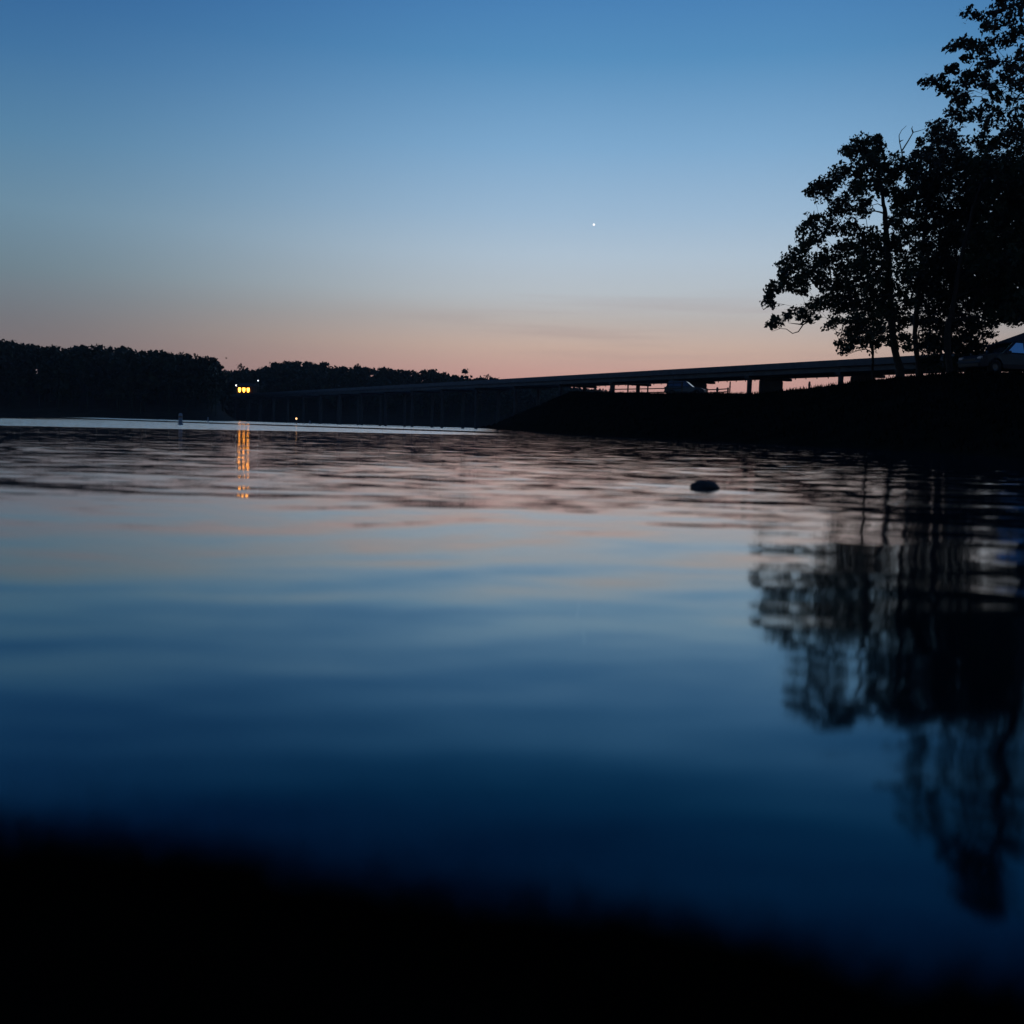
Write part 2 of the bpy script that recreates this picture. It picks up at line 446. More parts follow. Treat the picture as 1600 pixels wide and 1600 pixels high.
def big_tree(name, label, trunk_pts, trunk_rad, clumps, leaf, m_leaf, group=None, dens=1.0, extra_twigs=(), fork_from=0.25):
    """trunk_pts: world polyline; clumps: (centre, radius). Limbs run from the trunk to every clump."""
    base = Vector(trunk_pts[0]); root = empty(name, base)
    tag(root, label, 'tree', group)
    tp = np.array(trunk_pts, float)
    # refine the trunk with a little sway
    t = np.linspace(0, len(tp) - 1, 26); tr = np.stack([np.interp(t, range(len(tp)), tp[:, k]) for k in range(3)], 1)
    rd = np.interp(t, range(len(tp)), trunk_rad)
    sway = np.cumsum(rng.normal(scale=0.03, size=(26, 3)), 0); sway -= sway[0]; sway[:, 2] = 0; tr = tr + sway
    rd = rd * (1 + 0.07 * rng.normal(size=26)); rd[0] *= 1.35; rd[1] *= 1.1
    tr0 = tr.copy(); tr[0, 2] -= 0.3
    trunk = tube_np(tr, rd, 12)
    limbs = []; cent = []
    nodes = [(tr0[k], rd[k]) for k in range(int(26 * fork_from), 26)]
    order = sorted(clumps, key=lambda q: min(np.linalg.norm(np.array(q[0]) - p) for p, _ in nodes))
    for c, r in order:
        c = np.array(c)
        best, bd = None, 1e9
        for p, q in nodes:
            dd = c - p; L = np.linalg.norm(dd)
            cost = L + max(0, p[2] - c[2]) * 1.6 + (0.6 if q < 0.03 else 0)
            if cost < bd: bd, best = cost, (p, q)
        p, q = best; L = np.linalg.norm(c - p)
        k = max(5, int(L / 0.5)); s = np.linspace(0, 1, k)[:, None]
        path = p + (c - p) * s + np.array([0, 0, 1.0]) * (np.sin(s * math.pi) * 0.10 * L - 0.0)
        jit = rng.normal(scale=0.06 + 0.02 * L, size=(k, 3)) * np.sin(s * math.pi); path = path + jit
        r0 = min(q * 0.62, 0.02 + 0.028 * L); rr = np.linspace(r0, max(0.010, r0 * 0.3), k)
        limbs.append(tube_np(path, rr, 6))
        for kk in range(k // 2, k): nodes.append((path[kk], rr[kk]))
        r = r * 1.12; nsub = max(6, int(15 * (r / 0.6) ** 2)); nsub = min(nsub, 90)
        sub = c + in_ball(nsub) * r * np.array([1.0, 1.0, 0.8])
        for sc in sub[: max(3, nsub // 2)]:
            st = path[rng.integers(k // 2, k)]
            mid = (st + sc) / 2 + rng.normal(scale=0.05, size=3)
            tip = sc + (sc - st) * rng.uniform(.05, .35) + rng.normal(scale=.06, size=3)
            limbs.append(tube_np(np.array([st, mid, sc, tip]), [0.016, 0.012, 0.008, 0.004], 4))
        for sc in sub:
            nl = int(15 * dens * rng.uniform(0.6, 1.4))
            cent.append(sc + in_ball(nl) * 0.32 * np.array([1, 1, 0.75]))
    for tw in extra_twigs:
        tw = np.array(tw); limbs.append(tube_np(tw, np.linspace(0.045, 0.010, len(tw)), 5))
    off = np.array(base)
    def rel(vf): return vf[0] - off, vf[1]
    link('trunk', mesh_np('trunk', *rel(trunk)), M_BARK, root, True)
    link('branches', mesh_np('branches', *rel(join_np(limbs))), M_BARK, root, True)
    lv = leaves_np(np.concatenate(cent), leaf)
    link('crown', mesh_np('crown', *rel(lv)), m_leaf, root)
    return root

def on_bank(px, Y):
    X = colX(px, Y); return Vector((X, Y, bank_z(X, Y)))

def pix_clumps(lst, Y, spread):
    out = []
    for (px, py, r) in lst:
        yy = Y + rng.uniform(-1, 1) * spread
        out.append((P(px, py, yy), r * yy / F))
    return out
# --- oak that leans out over the water
z5 = lambda l: [(1160 + a * .275, 180 + b * .275, r * .275) for a, b, r in l]
OAK = z5([(680, 190, 85), (740, 230, 70), (620, 190, 45), (700, 290, 80), (800, 300, 75), (755, 165, 45), (600, 210, 30),
  (430, 420, 60), (520, 370, 62), (545, 325, 38), (480, 395, 55), (385, 440, 36), (640, 420, 60), (600, 470, 55), (690, 490, 52), (660, 350, 50),
  (540, 520, 55), (690, 545, 42), (800, 390, 55), (840, 440, 55), (370, 600, 45), (425, 590, 40), (490, 630, 52), (560, 650, 52), (335, 640, 30), (510, 560, 42),
  (360, 715, 52), (320, 760, 45), (420, 710, 40), (600, 740, 68), (700, 690, 66), (740, 760, 75), (780, 690, 45), (660, 790, 75), (280, 825, 52), (350, 860, 70),
  (440, 830, 75), (520, 800, 75), (230, 880, 48), (260, 950, 62), (205, 985, 55), (160, 1010, 42), (135, 1045, 32), (165, 1080, 25), (330, 960, 75), (425, 910, 60),
  (600, 880, 85), (680, 860, 70), (700, 970, 85), (600, 1000, 85), (500, 1050, 70), (420, 1070, 58), (380, 1120, 52), (350, 1150, 38), (560, 1090, 85), (680, 1080, 95),
  (760, 1000, 75), (780, 1100, 80), (640, 1150, 60), (210, 1165, 32), (175, 1185, 24), (262, 1150, 28), (305, 1110, 34), (510, 1190, 40),
  (870, 610, 50), (900, 660, 52), (960, 700, 62), (880, 770, 60), (900, 530, 55), (950, 560, 70), (900, 450, 62), (860, 340, 66), (930, 300, 62), (905, 880, 52), (960, 830, 70),
  (900, 990, 48), (930, 1080, 66), (900, 1180, 50), (880, 230, 34), (820, 860, 60), (830, 930, 60), (820, 1060, 70), (840, 1150, 60), (740, 1170, 55), (470, 960, 60), (540, 960, 55), (620, 640, 50), (700, 420, 45), (590, 310, 45), (610, 560, 40), (870, 700, 50), (750, 880, 70), (800, 780, 50), (400, 660, 35), (460, 460, 40), (940, 470, 70), (960, 950, 60), (700, 1240, 40), (780, 1200, 45), (900, 1260, 40), (940, 1310, 32), (860, 1300, 25), (760, 1290, 30), (640, 1230, 45), (690, 1300, 34), (740, 1240, 36), (620, 1280, 32), (800, 1270, 30), (600, 1320, 20), (560, 1300, 18)])
OY = 57.0
ob = on_bank(1402, OY)
trunk = [ob] + [P(x, y, OY) for x, y in ((1397, 540), (1393, 480), (1390, 420), (1388, 370), (1386, 335), (1384, 322), (1380, 290), (1372, 255))]
# the bare dead twigs that stick out of the top and the hooked limb
def pl(pts, Y): return [P(1160 + a * .275, 180 + b * .275, Y) for a, b in pts]
tw = [pl([(940, 300), (912, 250), (905, 205), (893, 150), (890, 115), (905, 85), (932, 60)], OY), pl([(905, 205), (940, 150), (970, 98), (1000, 90), (1040, 78)], OY),
      pl([(970, 98), (962, 75), (968, 62)], OY), pl([(893, 150), (915, 140)], OY), pl([(715, 145), (716, 108)], OY - 1),
      pl([(380, 1170), (345, 1190), (318, 1230), (285, 1240), (250, 1215), (215, 1212), (170, 1228)], OY + 1), pl([(345, 1190), (300, 1185), (262, 1180)], OY + 1),
      pl([(815, 640), (812, 560), (800, 520), (770, 503), (735, 512), (705, 540)], OY), pl([(160, 1075), (120, 1105), (105, 1080)], OY)]
big_tree('oak_tree', 'broad oak leaning left over the lake with bare twigs and a hooked limb', trunk, [.21, .20, .19, .17, .15, .13, .10, .08, .05],
         pix_clumps(OAK, OY, 3.2), 0.21, M_LEAF, dens=1.0, extra_twigs=tw)
# --- dense trees to the right of it
D1 = z5([(1120, 60, 50), (1080, 105, 55), (1150, 120, 60), (1050, 220, 75), (1130, 230, 90), (1220, 180, 80), (1012, 150, 24), (1000, 260, 60), (1100, 330, 95), (1200, 300, 95),
  (1050, 430, 95), (1160, 430, 110), (1280, 340, 95), (1300, 470, 110), (1150, 540, 100), (1050, 520, 80), (1290, 590, 110), (1050, 640, 55), (1160, 690, 95), (1080, 770, 95),
  (1010, 760, 55), (1240, 720, 105), (1180, 820, 110), (1080, 880, 95), (1000, 920, 70), (1280, 860, 110), (1160, 960, 110), (1060, 1000, 90), (1000, 1050, 70), (1260, 1000, 110),
  (1150, 1090, 90), (1040, 1120, 70), (1240, 1120, 90), (990, 1170, 45), (1090, 1190, 55), (1180, 1200, 60), (1280, 1210, 60), (1080, 1280, 40), (1000, 1290, 40), (1240, 1290, 50), (1340, 420, 90), (1350, 560, 90), (1340, 700, 90), (1180, 620, 90), (1000, 640, 60), (980, 420, 70), (1000, 340, 60), (1120, 600, 70), (1330, 800, 90), (1330, 940, 90), (1200, 900, 90), (1100, 820, 80), (1040, 940, 80), (1330, 1060, 80), (1260, 240, 70), (1320, 300, 70), (1130, 1280, 45), (1190, 1300, 40), (1040, 1240, 45), (1020, 1330, 30), (1290, 1270, 45), (1320, 1190, 50), (1350, 1310, 36), (1150, 1240, 50)])
DY = 61.0
big_tree('hardwood_tree', 'dense dark hardwood standing just right of the leaning oak', [on_bank(1432, DY)] + [P(x, y, DY) for x, y in ((1430, 520), (1436, 440), (1442, 360), (1450, 280), (1458, 215))],
         [.16, .15, .13, .11, .08, .05], pix_clumps(D1, DY, 3.4), 0.2, M_LEAF2, dens=1.05)
D2 = z5([(1400, 400, 95), (1330, 250, 70), (1420, 560, 105), (1500, 480, 95), (1540, 330, 70), (1600, 560, 110), (1400, 700, 110), (1520, 660, 110), (1640, 700, 120), (1380, 830, 105), (1490, 800, 115),
  (1600, 820, 120), (1700, 820, 120), (1370, 960, 100), (1470, 950, 115), (1580, 960, 115), (1700, 960, 120), (1380, 1080, 90), (1480, 1080, 95), (1590, 1080, 95), (1700, 1080, 110),
  (1350, 1180, 60), (1430, 1180, 40), (1340, 1270, 50), (1400, 1250, 30), (1760, 700, 110), (1780, 560, 100), (1680, 450, 110), (1600, 400, 90), (1820, 950, 110), (1400, 300, 80), (1470, 340, 80), (1480, 250, 70), (1560, 220, 80), (1620, 270, 90), (1400, 180, 60), (1350, 130, 50), (1480, 140, 70), (1460, 420, 90), (1540, 420, 90), (1560, 560, 100), (1450, 620, 100), (1580, 740, 110), (1440, 760, 100), (1540, 880, 110), (1420, 890, 100), (1530, 1030, 90), (1430, 1030, 90), (1620, 1020, 100), (1640, 640, 100), (1700, 560, 110), (1720, 330, 110), (1560, 1120, 55), (1640, 1125, 60), (1500, 1145, 45), (1450, 1140, 50)])
DY2 = 55.0
big_tree('hardwood_tree', 'dark hardwood with two stems rising behind the parked car', [on_bank(1478, DY2)] + [P(x, y, DY2) for x, y in ((1480, 520), (1492, 450), (1510, 380), (1530, 310), (1550, 250))],
         [.16, .15, .14, .12, .09, .05], pix_clumps(D2, DY2, 3.6), 0.2, M_LEAF, dens=1.0,
         extra_twigs=[[on_bank(1533, DY2 + 1)] + [P(x, y, DY2 + 1) for x, y in ((1534, 500), (1545, 440), (1560, 380))]] )
# --- tall tree that fills the upper right corner
z6 = lambda l: [(1400 + a * .15625, b * .15625, r * .15625) for a, b, r in l]
TALL = z6([(740, 145, 60), (830, 160, 35), (900, 250, 75), (965, 125, 50), (980, 265, 75), (1050, 50, 80), (1150, 150, 110), (1220, 300, 110), (1100, 400, 100), (565, 450, 50), (660, 460, 80),
  (760, 450, 60), (850, 480, 75), (930, 430, 55), (900, 560, 75), (735, 580, 40), (860, 660, 80), (950, 640, 65), (560, 690, 42), (310, 825, 48), (405, 800, 45), (485, 870, 48), (690, 745, 68),
  (800, 770, 75), (680, 835, 46), (850, 825, 55), (960, 870, 55), (580, 925, 24), (630, 1030, 58), (690, 990, 36), (560, 1110, 48), (640, 1140, 48), (655, 1200, 46), (920, 1040, 66),
  (800, 1130, 40), (1000, 960, 45), (880, 1190, 75), (950, 1240, 75), (1050, 1140, 65), (1180, 1000, 95), (1240, 800, 115), (1120, 640, 85), (1210, 560, 80), (1150, 740, 90), (1260, 1150, 100),
  (1150, 1310, 100), (1280, 1330, 110), (1350, 600, 140), (1400, 850, 150), (1450, 1100, 150), (1380, 250, 140), (1300, 30, 130), (1100, -140, 110), (1250, -220, 140), (1420, -100, 150), (1400, 1330, 140),
  (1600, 200, 160), (1650, 500, 170), (1650, 800, 170), (1650, 1100, 170), (1600, -150, 160), (1450, -380, 150), (1300, -420, 130), (1800, 100, 170), (1850, 500, 170), (1850, 900, 170), (1650, -420, 160),
  (1550, -600, 140), (1600, 1400, 150), (1500, 1600, 130), (1700, 1650, 140), (1900, 1300, 160)])
TY = 46.0
big_tree('tall_maple', 'tallest tree with scattered leaf clusters beside the pavilion roof', [on_bank(1655, TY)] + [P(x, y, TY) for x, y in ((1650, 480), (1646, 340), (1642, 200), (1640, 60), (1642, -60))],
         [.36, .32, .27, .22, .15, .06], pix_clumps(TALL, TY, 3.0), 0.20, M_LEAF2, dens=0.9)
RT = [(rng.uniform(1585, 1860), rng.uniform(250, 545), rng.uniform(16, 26)) for _ in range(85)]
big_tree('hardwood_tree', 'dark full-crowned hardwood behind the pavilion roof', [on_bank(1735, 64)] + [P(x, y, 64) for x, y in ((1733, 500), (1730, 400), (1726, 300))],
         [.24, .22, .17, .08], pix_clumps([q for q in RT if not (q[0] < 1640 and q[1] > 490)] + [(1575, 482, 13), (1590, 492, 13), (1563, 470, 15), (1600, 478, 17), (1578, 502, 9), (1615, 498, 14), (1560, 492, 9), (1545, 505, 10), (1632, 505, 16)], 64, 3.5), 0.22, M_LEAF, dens=0.8)
# --- small tree in front of the bridge parapet
SM = [(1335, 512, 14), (1350, 520, 14), (1322, 520, 10), (1340, 535, 12), (1325, 543, 9), (1362, 530, 12), (1375, 515, 13), (1368, 545, 9), (1316, 550, 6), (1345, 505, 12), (1358, 508, 12), (1330, 528, 10)]
SY = 66.0
big_tree('sapling', 'small leafy sapling under the leaning oak, against the bridge parapet', [on_bank(1361, SY)] + [P(x, y, SY) for x, y in ((1361, 560), (1359, 535), (1355, 510))],
         [.09, .08, .06, .03], pix_clumps(SM, SY, 1.2), 0.19, M_LEAF2, dens=0.8)
SM2 = [(1455, 505, 14), (1448, 530, 11), (1462, 535, 12), (1500, 500, 14), (1508, 525, 12), (1495, 540, 10), (1455, 555, 9), (1515, 545, 9), (1485, 515, 11), (1425, 500, 13), (1418, 525, 9), (1415, 545, 7)]
big_tree('sapling', 'slender sapling among the dark hardwood stems', [on_bank(1452, SY + 2)] + [P(x, y, SY + 2) for x, y in ((1453, 560), (1455, 530), (1460, 500))],
         [.08, .07, .06, .03], pix_clumps(SM2, SY + 2, 1.2), 0.19, M_LEAF, dens=0.7)

# --- brush under the trees
def brush(pxa, pxb, ya, yb, Y, n, label):
    q = [(rng.uniform(pxa, pxb), rng.uniform(ya, yb), rng.uniform(8, 13)) for _ in range(n)]
    mid = (pxa + pxb) / 2
    big_tree('shrub', label, [on_bank(mid, Y), P(mid + 2, (ya + yb) / 2 + 6, Y), P(mid, ya + 8, Y)], [.07, .05, .02], pix_clumps(q, Y, 1.3), 0.19, M_LEAF, dens=0.9, fork_from=0.0)
brush(1440, 1500, 532, 575, 62, 20, 'leafy shrub between the thin hardwood stem and the two-stemmed hardwood')
brush(1500, 1560, 540, 575, 63, 18, 'low shrub behind the bonnet of the parked car')
brush(1612, 1730, 520, 580, 68, 34, 'wide thicket behind the pavilion')

# --- woods on the far hills
def far_tree_leaves(x, y, z0, h, w, n, leaf):
    """crown leaves of one far tree as several puffs"""
    k = rng.integers(5, 9)
    pc = np.stack([rng.normal(scale=w * .26, size=k), rng.normal(scale=w * .26, size=k), rng.uniform(.22, .93, k) * h], 1)
    pc[0] = (0, 0, h * .9)
    rr = rng.uniform(.2, .36, k) * w
    ix = rng.integers(0, k, n)
    c = pc[ix] + in_ball(n) * rr[ix][:, None] * np.array([1, 1, .75])
    return leaves_np(c + np.array([x, y, z0]), leaf, wid=0.8)
def woods(name, label, fn, prof, pxa, pxb, r0, r1, n, leaf, per):
    parts = []; crest = r1
    for _ in range(n):
        c = rng.uniform(pxa, pxb); Y = r0 + (crest - r0) * rng.uniform(0, 1) ** 0.8
        X = colX(c, Y); z0 = fn(X, Y)
        if z0 < 0.05: continue
        lim = CAM_Z + (hor(c) - float(interp(c, *prof))) / F * Y - z0
        h = min(rng.uniform(10, 18), lim * rng.uniform(.78, 1.035))
        if h < 3: h = max(2.0, lim)
        w = h * rng.uniform(.38, .55)
        parts.append(far_tree_leaves(X, Y, z0, h, max(w, 3.0), per, leaf))
        tv, tf = tube_np(np.array([(X, Y, z0 - .5), (X, Y, z0 + h * .6)]), [.22, .12], 4); parts.append((tv, tf))
    o = link(name, mesh_np(name, *join_np(parts)), M_WOODS)
    return tag(o, label, 'forest', kind='stuff')
woods('far_forest', 'dark wooded headland on the far shore, ending in a steep edge beside the lit lodge', hill1_z, PROF1, -420, 350, 302, 385, 950, 1.25, 70)
woods('far_forest', 'lower wooded ridge behind the bridge piers', hill2_z, PROF2, 345, 950, 458, 560, 1000, 1.5, 64)

def far_tree(px, py, Y, h, w, label, group, fn, n=260, leaf=1.25):
    top = P(px, py + 1.5, Y); z0 = top.z - h
    root = empty('far_tree', (top.x, Y, z0)); tag(root, label, 'tree', group)
    link('crown', mesh_np('crown', *far_tree_leaves(0, 0, 0, h, w, n, leaf)), M_WOODS, root)
    g = fn(top.x, Y) - z0
    link('trunk', mesh_np('trunk', *tube_np(np.array([(0, 0, min(g, 0) - .3), (.2, 0, h * .4), (0, 0, h * .9)]), [.3, .2, .06], 6)), M_BARK, root)
for px, py, w in ((430, 564, 7), (446, 562.5, 6), (463, 562, 6.5), (482, 562.5, 6), (506, 562, 7), (558, 567.5, 7), (572, 572, 6), (600, 572, 7), (675, 576, 7)):
    far_tree(px, py, 556, 15, w, 'rounded treetop standing above the far ridge line behind the bridge', 'treetops along the far ridge', hill2_z)
far_tree(376, 568, 540, 15, 9, 'broad tree on the far ridge just above the orange-lit lodge', None, hill2_z)
far_tree(396, 573, 545, 13, 5, 'ragged thin treetop between the lodge tree and the wooded ridge', None, hill2_z, 70)
far_tree(727, 574, 556, 15, 6.5, 'taller pine standing out near the low end of the far ridge', None, hill2_z, 110)
far_tree(762, 583, 556, 13, 6, 'last small treetop where the far ridge meets the bridge deck', None, hill2_z, 90)
for px, py, w in ((8, 529, 9), (38, 535, 8), (82, 538, 8), (122, 540, 8), (155, 539, 9), (194, 541, 8), (238, 546, 8), (285, 550, 8), (322, 556, 7)):
    far_tree(px, py, 384, 15, w, 'rounded treetop along the skyline of the dark wooded headland', 'treetops along the headland', hill1_z)

# ------------------------------------------------------------------ bridge
AZ = math.atan(-904 / F)
BD = Vector((math.sin(AZ), math.cos(AZ), 0)); BU = Vector((math.cos(AZ), -math.sin(AZ), 0))
BTOP = P(1400, 557, 123.2)
B0 = Vector((BTOP.x, BTOP.y, 0))
ZT = BTOP.z
bridge = empty('road_bridge', B0); bridge.matrix_world = Matrix((
    (BD.x, BU.x, 0, B0.x), (BD.y, BU.y, 0, B0.y), (0, 0, 1, 0), (0, 0, 0, 1)))
tag(bridge, 'long low concrete girder bridge on many piers crossing the lake', 'bridge')
S0, SP = 26.3, 17.0
KS = list(range(-5, 18))
bb_span = {}
def span_part(name, u, z, su, sz, m, ks=None, bev=0.02):
    key = (name, u)
    for k in KS[:-1]:
        if key not in bb_span:
            bm = bmesh.new(); b_box(bm, (SP / 2, u, z), (SP - 0.03, su, sz), None, bev)
            o = from_bm(name, bm, m, bridge); bb_span[key] = o.data
        else: o = link(name, bb_span[key], None, bridge)
        o.location = (S0 + SP * k, 0, 0)
span_part('parapet', 0.15, ZT - 0.325, 0.30, 0.65, M_CONC)
span_part('parapet', 9.35, ZT - 0.325, 0.30, 0.65, M_CONC)
span_part('deck_slab', 4.75, ZT - 0.76, 9.6, 0.21, M_CONC)
for u in (0.75, 3.4, 6.1, 8.75): span_part('girder', u, ZT - 1.215, 0.42, 0.69, M_CONC)
shared = {}
def bridge_piece(name, key, build, s):
    if key not in shared:
        bm = bmesh.new(); build(bm); o = from_bm(name, bm, M_PIER, bridge); shared[key] = o.data
    else: o = link(name, shared[key], None, bridge)
    o.location = (s, 0, 0)
for k in KS:
    s = S0 + SP * k
    if s > 335: continue
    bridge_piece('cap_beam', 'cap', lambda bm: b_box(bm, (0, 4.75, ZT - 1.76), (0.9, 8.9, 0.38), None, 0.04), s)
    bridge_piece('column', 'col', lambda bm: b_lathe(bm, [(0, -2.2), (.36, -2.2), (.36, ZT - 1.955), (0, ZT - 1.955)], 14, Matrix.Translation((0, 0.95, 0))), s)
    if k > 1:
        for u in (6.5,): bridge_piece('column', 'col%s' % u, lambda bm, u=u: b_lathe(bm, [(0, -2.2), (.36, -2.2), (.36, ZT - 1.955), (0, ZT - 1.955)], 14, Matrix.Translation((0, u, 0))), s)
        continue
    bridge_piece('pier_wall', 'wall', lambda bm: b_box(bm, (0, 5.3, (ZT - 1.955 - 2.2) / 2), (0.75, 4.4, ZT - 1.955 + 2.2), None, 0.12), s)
# short drain spouts under the outer girders
dm = None
for n in range(-16, 66):
    s = 20 + n * 2.1
    if dm is None:
        bm = bmesh.new(); b_lathe(bm, [(0, 0), (.07, 0), (.07, .55), (0, .55)], 8); o = from_bm('drain_spout', bm, M_STEEL, bridge); dm = o.data
    else: o = link('drain_spout', dm, None, bridge)
    o.location = (s, 8.1, ZT - 1.80)

# ------------------------------------------------------------------ cars
def wheel_parts(parent, x, y, side):
    ax = Matrix.Translation((x, y, 0.36)) @ Matrix.Rotation(R(90), 4, 'X')
    w = lathe_obj('wheel', [(0.20, -.12), (.33, -.12), (.36, -.08), (.36, .08), (.33, .12), (.20, .12)], mat('tyre_rubber', (.015, .015, .015), .9), parent, 24, ax)
    lathe_obj('rim', [(0, -.10), (.06, -.11), (.19, -.07), (.22, -.115), (.22, .115), (.19, .07), (.06, .11), (0, .10)], mat('alloy', (.10, .10, .10), .45, .6), w, 20, ax)
def extrude_profile(bm, prof, y0, y1):
    a = [bm.verts.new((x, y0, z)) for x, z in prof]; b = [bm.verts.new((x, y1, z)) for x, z in prof]
    n = len(prof)
    for i in range(n): bm.faces.new((a[i], a[(i + 1) % n], b[(i + 1) % n], b[i]))
    bm.faces.new(a[::-1]); bm.faces.new(b)
def arch(cx, r=0.43, n=8):
    return [(cx + r * math.cos(t), 0.36 + r * math.sin(t)) for t in [math.pi * i / n for i in range(n + 1)]]
def make_car(label, paint, loc, rz, scale=1.0, group=None, glass_m=None):
    """front is +x; a tall estate / sport-utility shape"""
    root = empty('parked_car', loc, rz); root.scale = (scale,) * 3
    tag(root, label, 'car', group)
    W2 = 0.92
    prof = [(-2.25, 0.34), (-2.30, 0.62), (-2.27, 1.0), (-2.1, 1.08), (0.85, 1.06), (1.25, 1.03), (1.95, 0.94), (2.22, 0.80), (2.30, 0.55), (2.22, 0.32)]
    prof += [p for p in arch(1.42)] + [(0.9, 0.28), (-0.9, 0.28)] + [p for p in arch(-1.38)] + [(-1.9, 0.32)]
    prof = [p for p in prof if p[1] >= 0.27]
    bm = bmesh.new(); extrude_profile(bm, prof, -W2, W2)
    for v in bm.verts:                                   # round the plan and tuck the sides under
        k = max(0, abs(v.co.x) - 1.5) / 0.8
        v.co.y *= 1 - 0.14 * k * k
        if v.co.z > 0.95: v.co.y *= 0.955
        if v.co.z < 0.4: v.co.y *= 0.96
    bmesh.ops.triangulate(bm, faces=[f for f in bm.faces if len(f.verts) > 4])
    body = from_bm('body', bm, paint, root)
    bv = body.modifiers.new('bevel', 'BEVEL'); bv.width = 0.05; bv.segments = 3; bv.limit_method = 'ANGLE'; bv.angle_limit = R(38)
    glass = glass_m
    trim = mat('black_trim', (.012, .012, .012), .5)
    # cabin: roof, pillars as one shell, panes set into it
    lo = [(-2.12, 1.05), (0.98, 1.03)]; hi = [(-1.78, 1.70), (0.12, 1.72)]
    yl, yh = 0.86, 0.68
    bm = bmesh.new()
    vb = [bm.verts.new(q) for q in ((lo[0][0], -yl, lo[0][1]), (lo[1][0], -yl, lo[1][1]), (lo[1][0], yl, lo[1][1]), (lo[0][0], yl, lo[0][1]))]
    vt = [bm.verts.new(q) for q in ((hi[0][0], -yh, hi[0][1]), (hi[1][0], -yh, hi[1][1]), (hi[1][0], yh, hi[1][1]), (hi[0][0], yh, hi[0][1]))]
    vm = bm.verts
    for i in range(4): bm.faces.new((vb[i], vb[(i + 1) % 4], vt[(i + 1) % 4], vt[i]))
    bm.faces.new(vt); bm.faces.new(vb[::-1])
    cab = from_bm('cabin', bm, paint, root)
    bv = cab.modifiers.new('bevel', 'BEVEL'); bv.width = 0.09; bv.segments = 4
    def pane(name, quad, n):
        n = Vector(n).normalized() * 0.012
        bm = bmesh.new(); a = [bm.verts.new(Vector(q) + n) for q in quad]; b = [bm.verts.new(Vector(q) - n * 2) for q in quad]
        for i in range(4): bm.faces.new((a[i], a[(i + 1) % 4], b[(i + 1) % 4], b[i]))
        bm.faces.new(a); bm.faces.new(b[::-1]); from_bm(name, bm, glass, root)
    def side(x, f, s):      # point on a side of the cabin: x position, f 0 bottom..1 top
        return (x, s * (yl + (yh - yl) * f), 1.04 + 0.67 * f)
    for s in (-1, 1):
        for (xa, xb, xc, xd) in ((-0.30, 0.72, 0.12, -0.30), (-1.22, -0.38, -0.38, -1.22), (-1.98, -1.32, -1.32, -1.76)):
            pane('side_window', [side(xa, .1, s), side(xb, .1, s), side(xc, .85, s), side(xd, .85, s)], (0, s * .67, .18))
        mr = bmesh.new(); b_box(mr, (0.72, s * 1.0, 1.10), (.12, .2, .15), None, .03); from_bm('mirror', mr, paint, root)
        box_obj('door_handle', (-0.15, s * .895, .92), (.16, .03, .03), trim, root)
        hl = bmesh.new(); b_box(hl, (2.16, s * .66, .78), (.16, .32, .14), None, .03); from_bm('headlight', hl, mat('lamp_glass', (.5, .5, .5), .1), root)
        tl = bmesh.new(); b_box(tl, (-2.27, s * .70, .92), (.08, .22, .26), None, .02); from_bm('tail_light', tl, mat('tail_lens', (.2, .01, .01), .2), root)
        for x in (1.42, -1.38): wheel_parts(root, x, s * .80, s)
    f0, f1 = .08, .88
    def fr(y, f): return (lo[1][0] + (hi[1][0] - lo[1][0]) * f, y * (yl + (yh - yl) * f), 1.03 + .69 * f)
    pane('windscreen', [fr(-.9, f0), fr(.9, f0), fr(.88, f1), fr(-.88, f1)], (.7, 0, .86))
    def rr(y, f): return (lo[0][0] + (hi[0][0] - lo[0][0]) * f, y * (yl + (yh - yl) * f), 1.05 + .65 * f)
    pane('rear_window', [rr(-.88, .15), rr(.88, .15), rr(.84, .85), rr(-.84, .85)], (-.65, 0, .34))
    box_obj('bumper', (2.24, 0, .46), (.16, 1.5, .18), trim, root, .04)
    box_obj('bumper', (-2.28, 0, .50), (.14, 1.6, .18), trim, root, .04)
    box_obj('grille', (2.21, 0, .68), (.12, .9, .16), trim, root, .02)
    return root
PAINT_A = mat('silver_blue_paint', (.02, .022, .028), .5, .0, coat=.0)
PAINT_B = mat('grey_paint', (.05, .06, .08), .35, .3, coat=.3)
gl = Vector((colX(1563, 51), 51, 0)); gl.z = bank_z(gl.x, gl.y)
make_car('car with sky-blue windows parked under the dark trees beside the pavilion', PAINT_A, gl, R(196), glass_m=mat('car_glass', (0.75, 0.85, 0.80), 0.08, 1.0))
def car_at(px, Y, rz, label, paint, sink=0.0, sc=1.0):
    X = colX(px, Y); return make_car(label, paint, (X, Y, bank_z(X, Y) - sink), R(rz), sc, glass_m=mat('tinted_glass', (.16, .18, .20), .12, .8))
car_at(1068, 114, -20, 'rounded car parked under the bridge beside the rail fence', PAINT_B)
car_at(1187, 153, 175, 'car half hidden behind the wide bridge pier', PAINT_B)

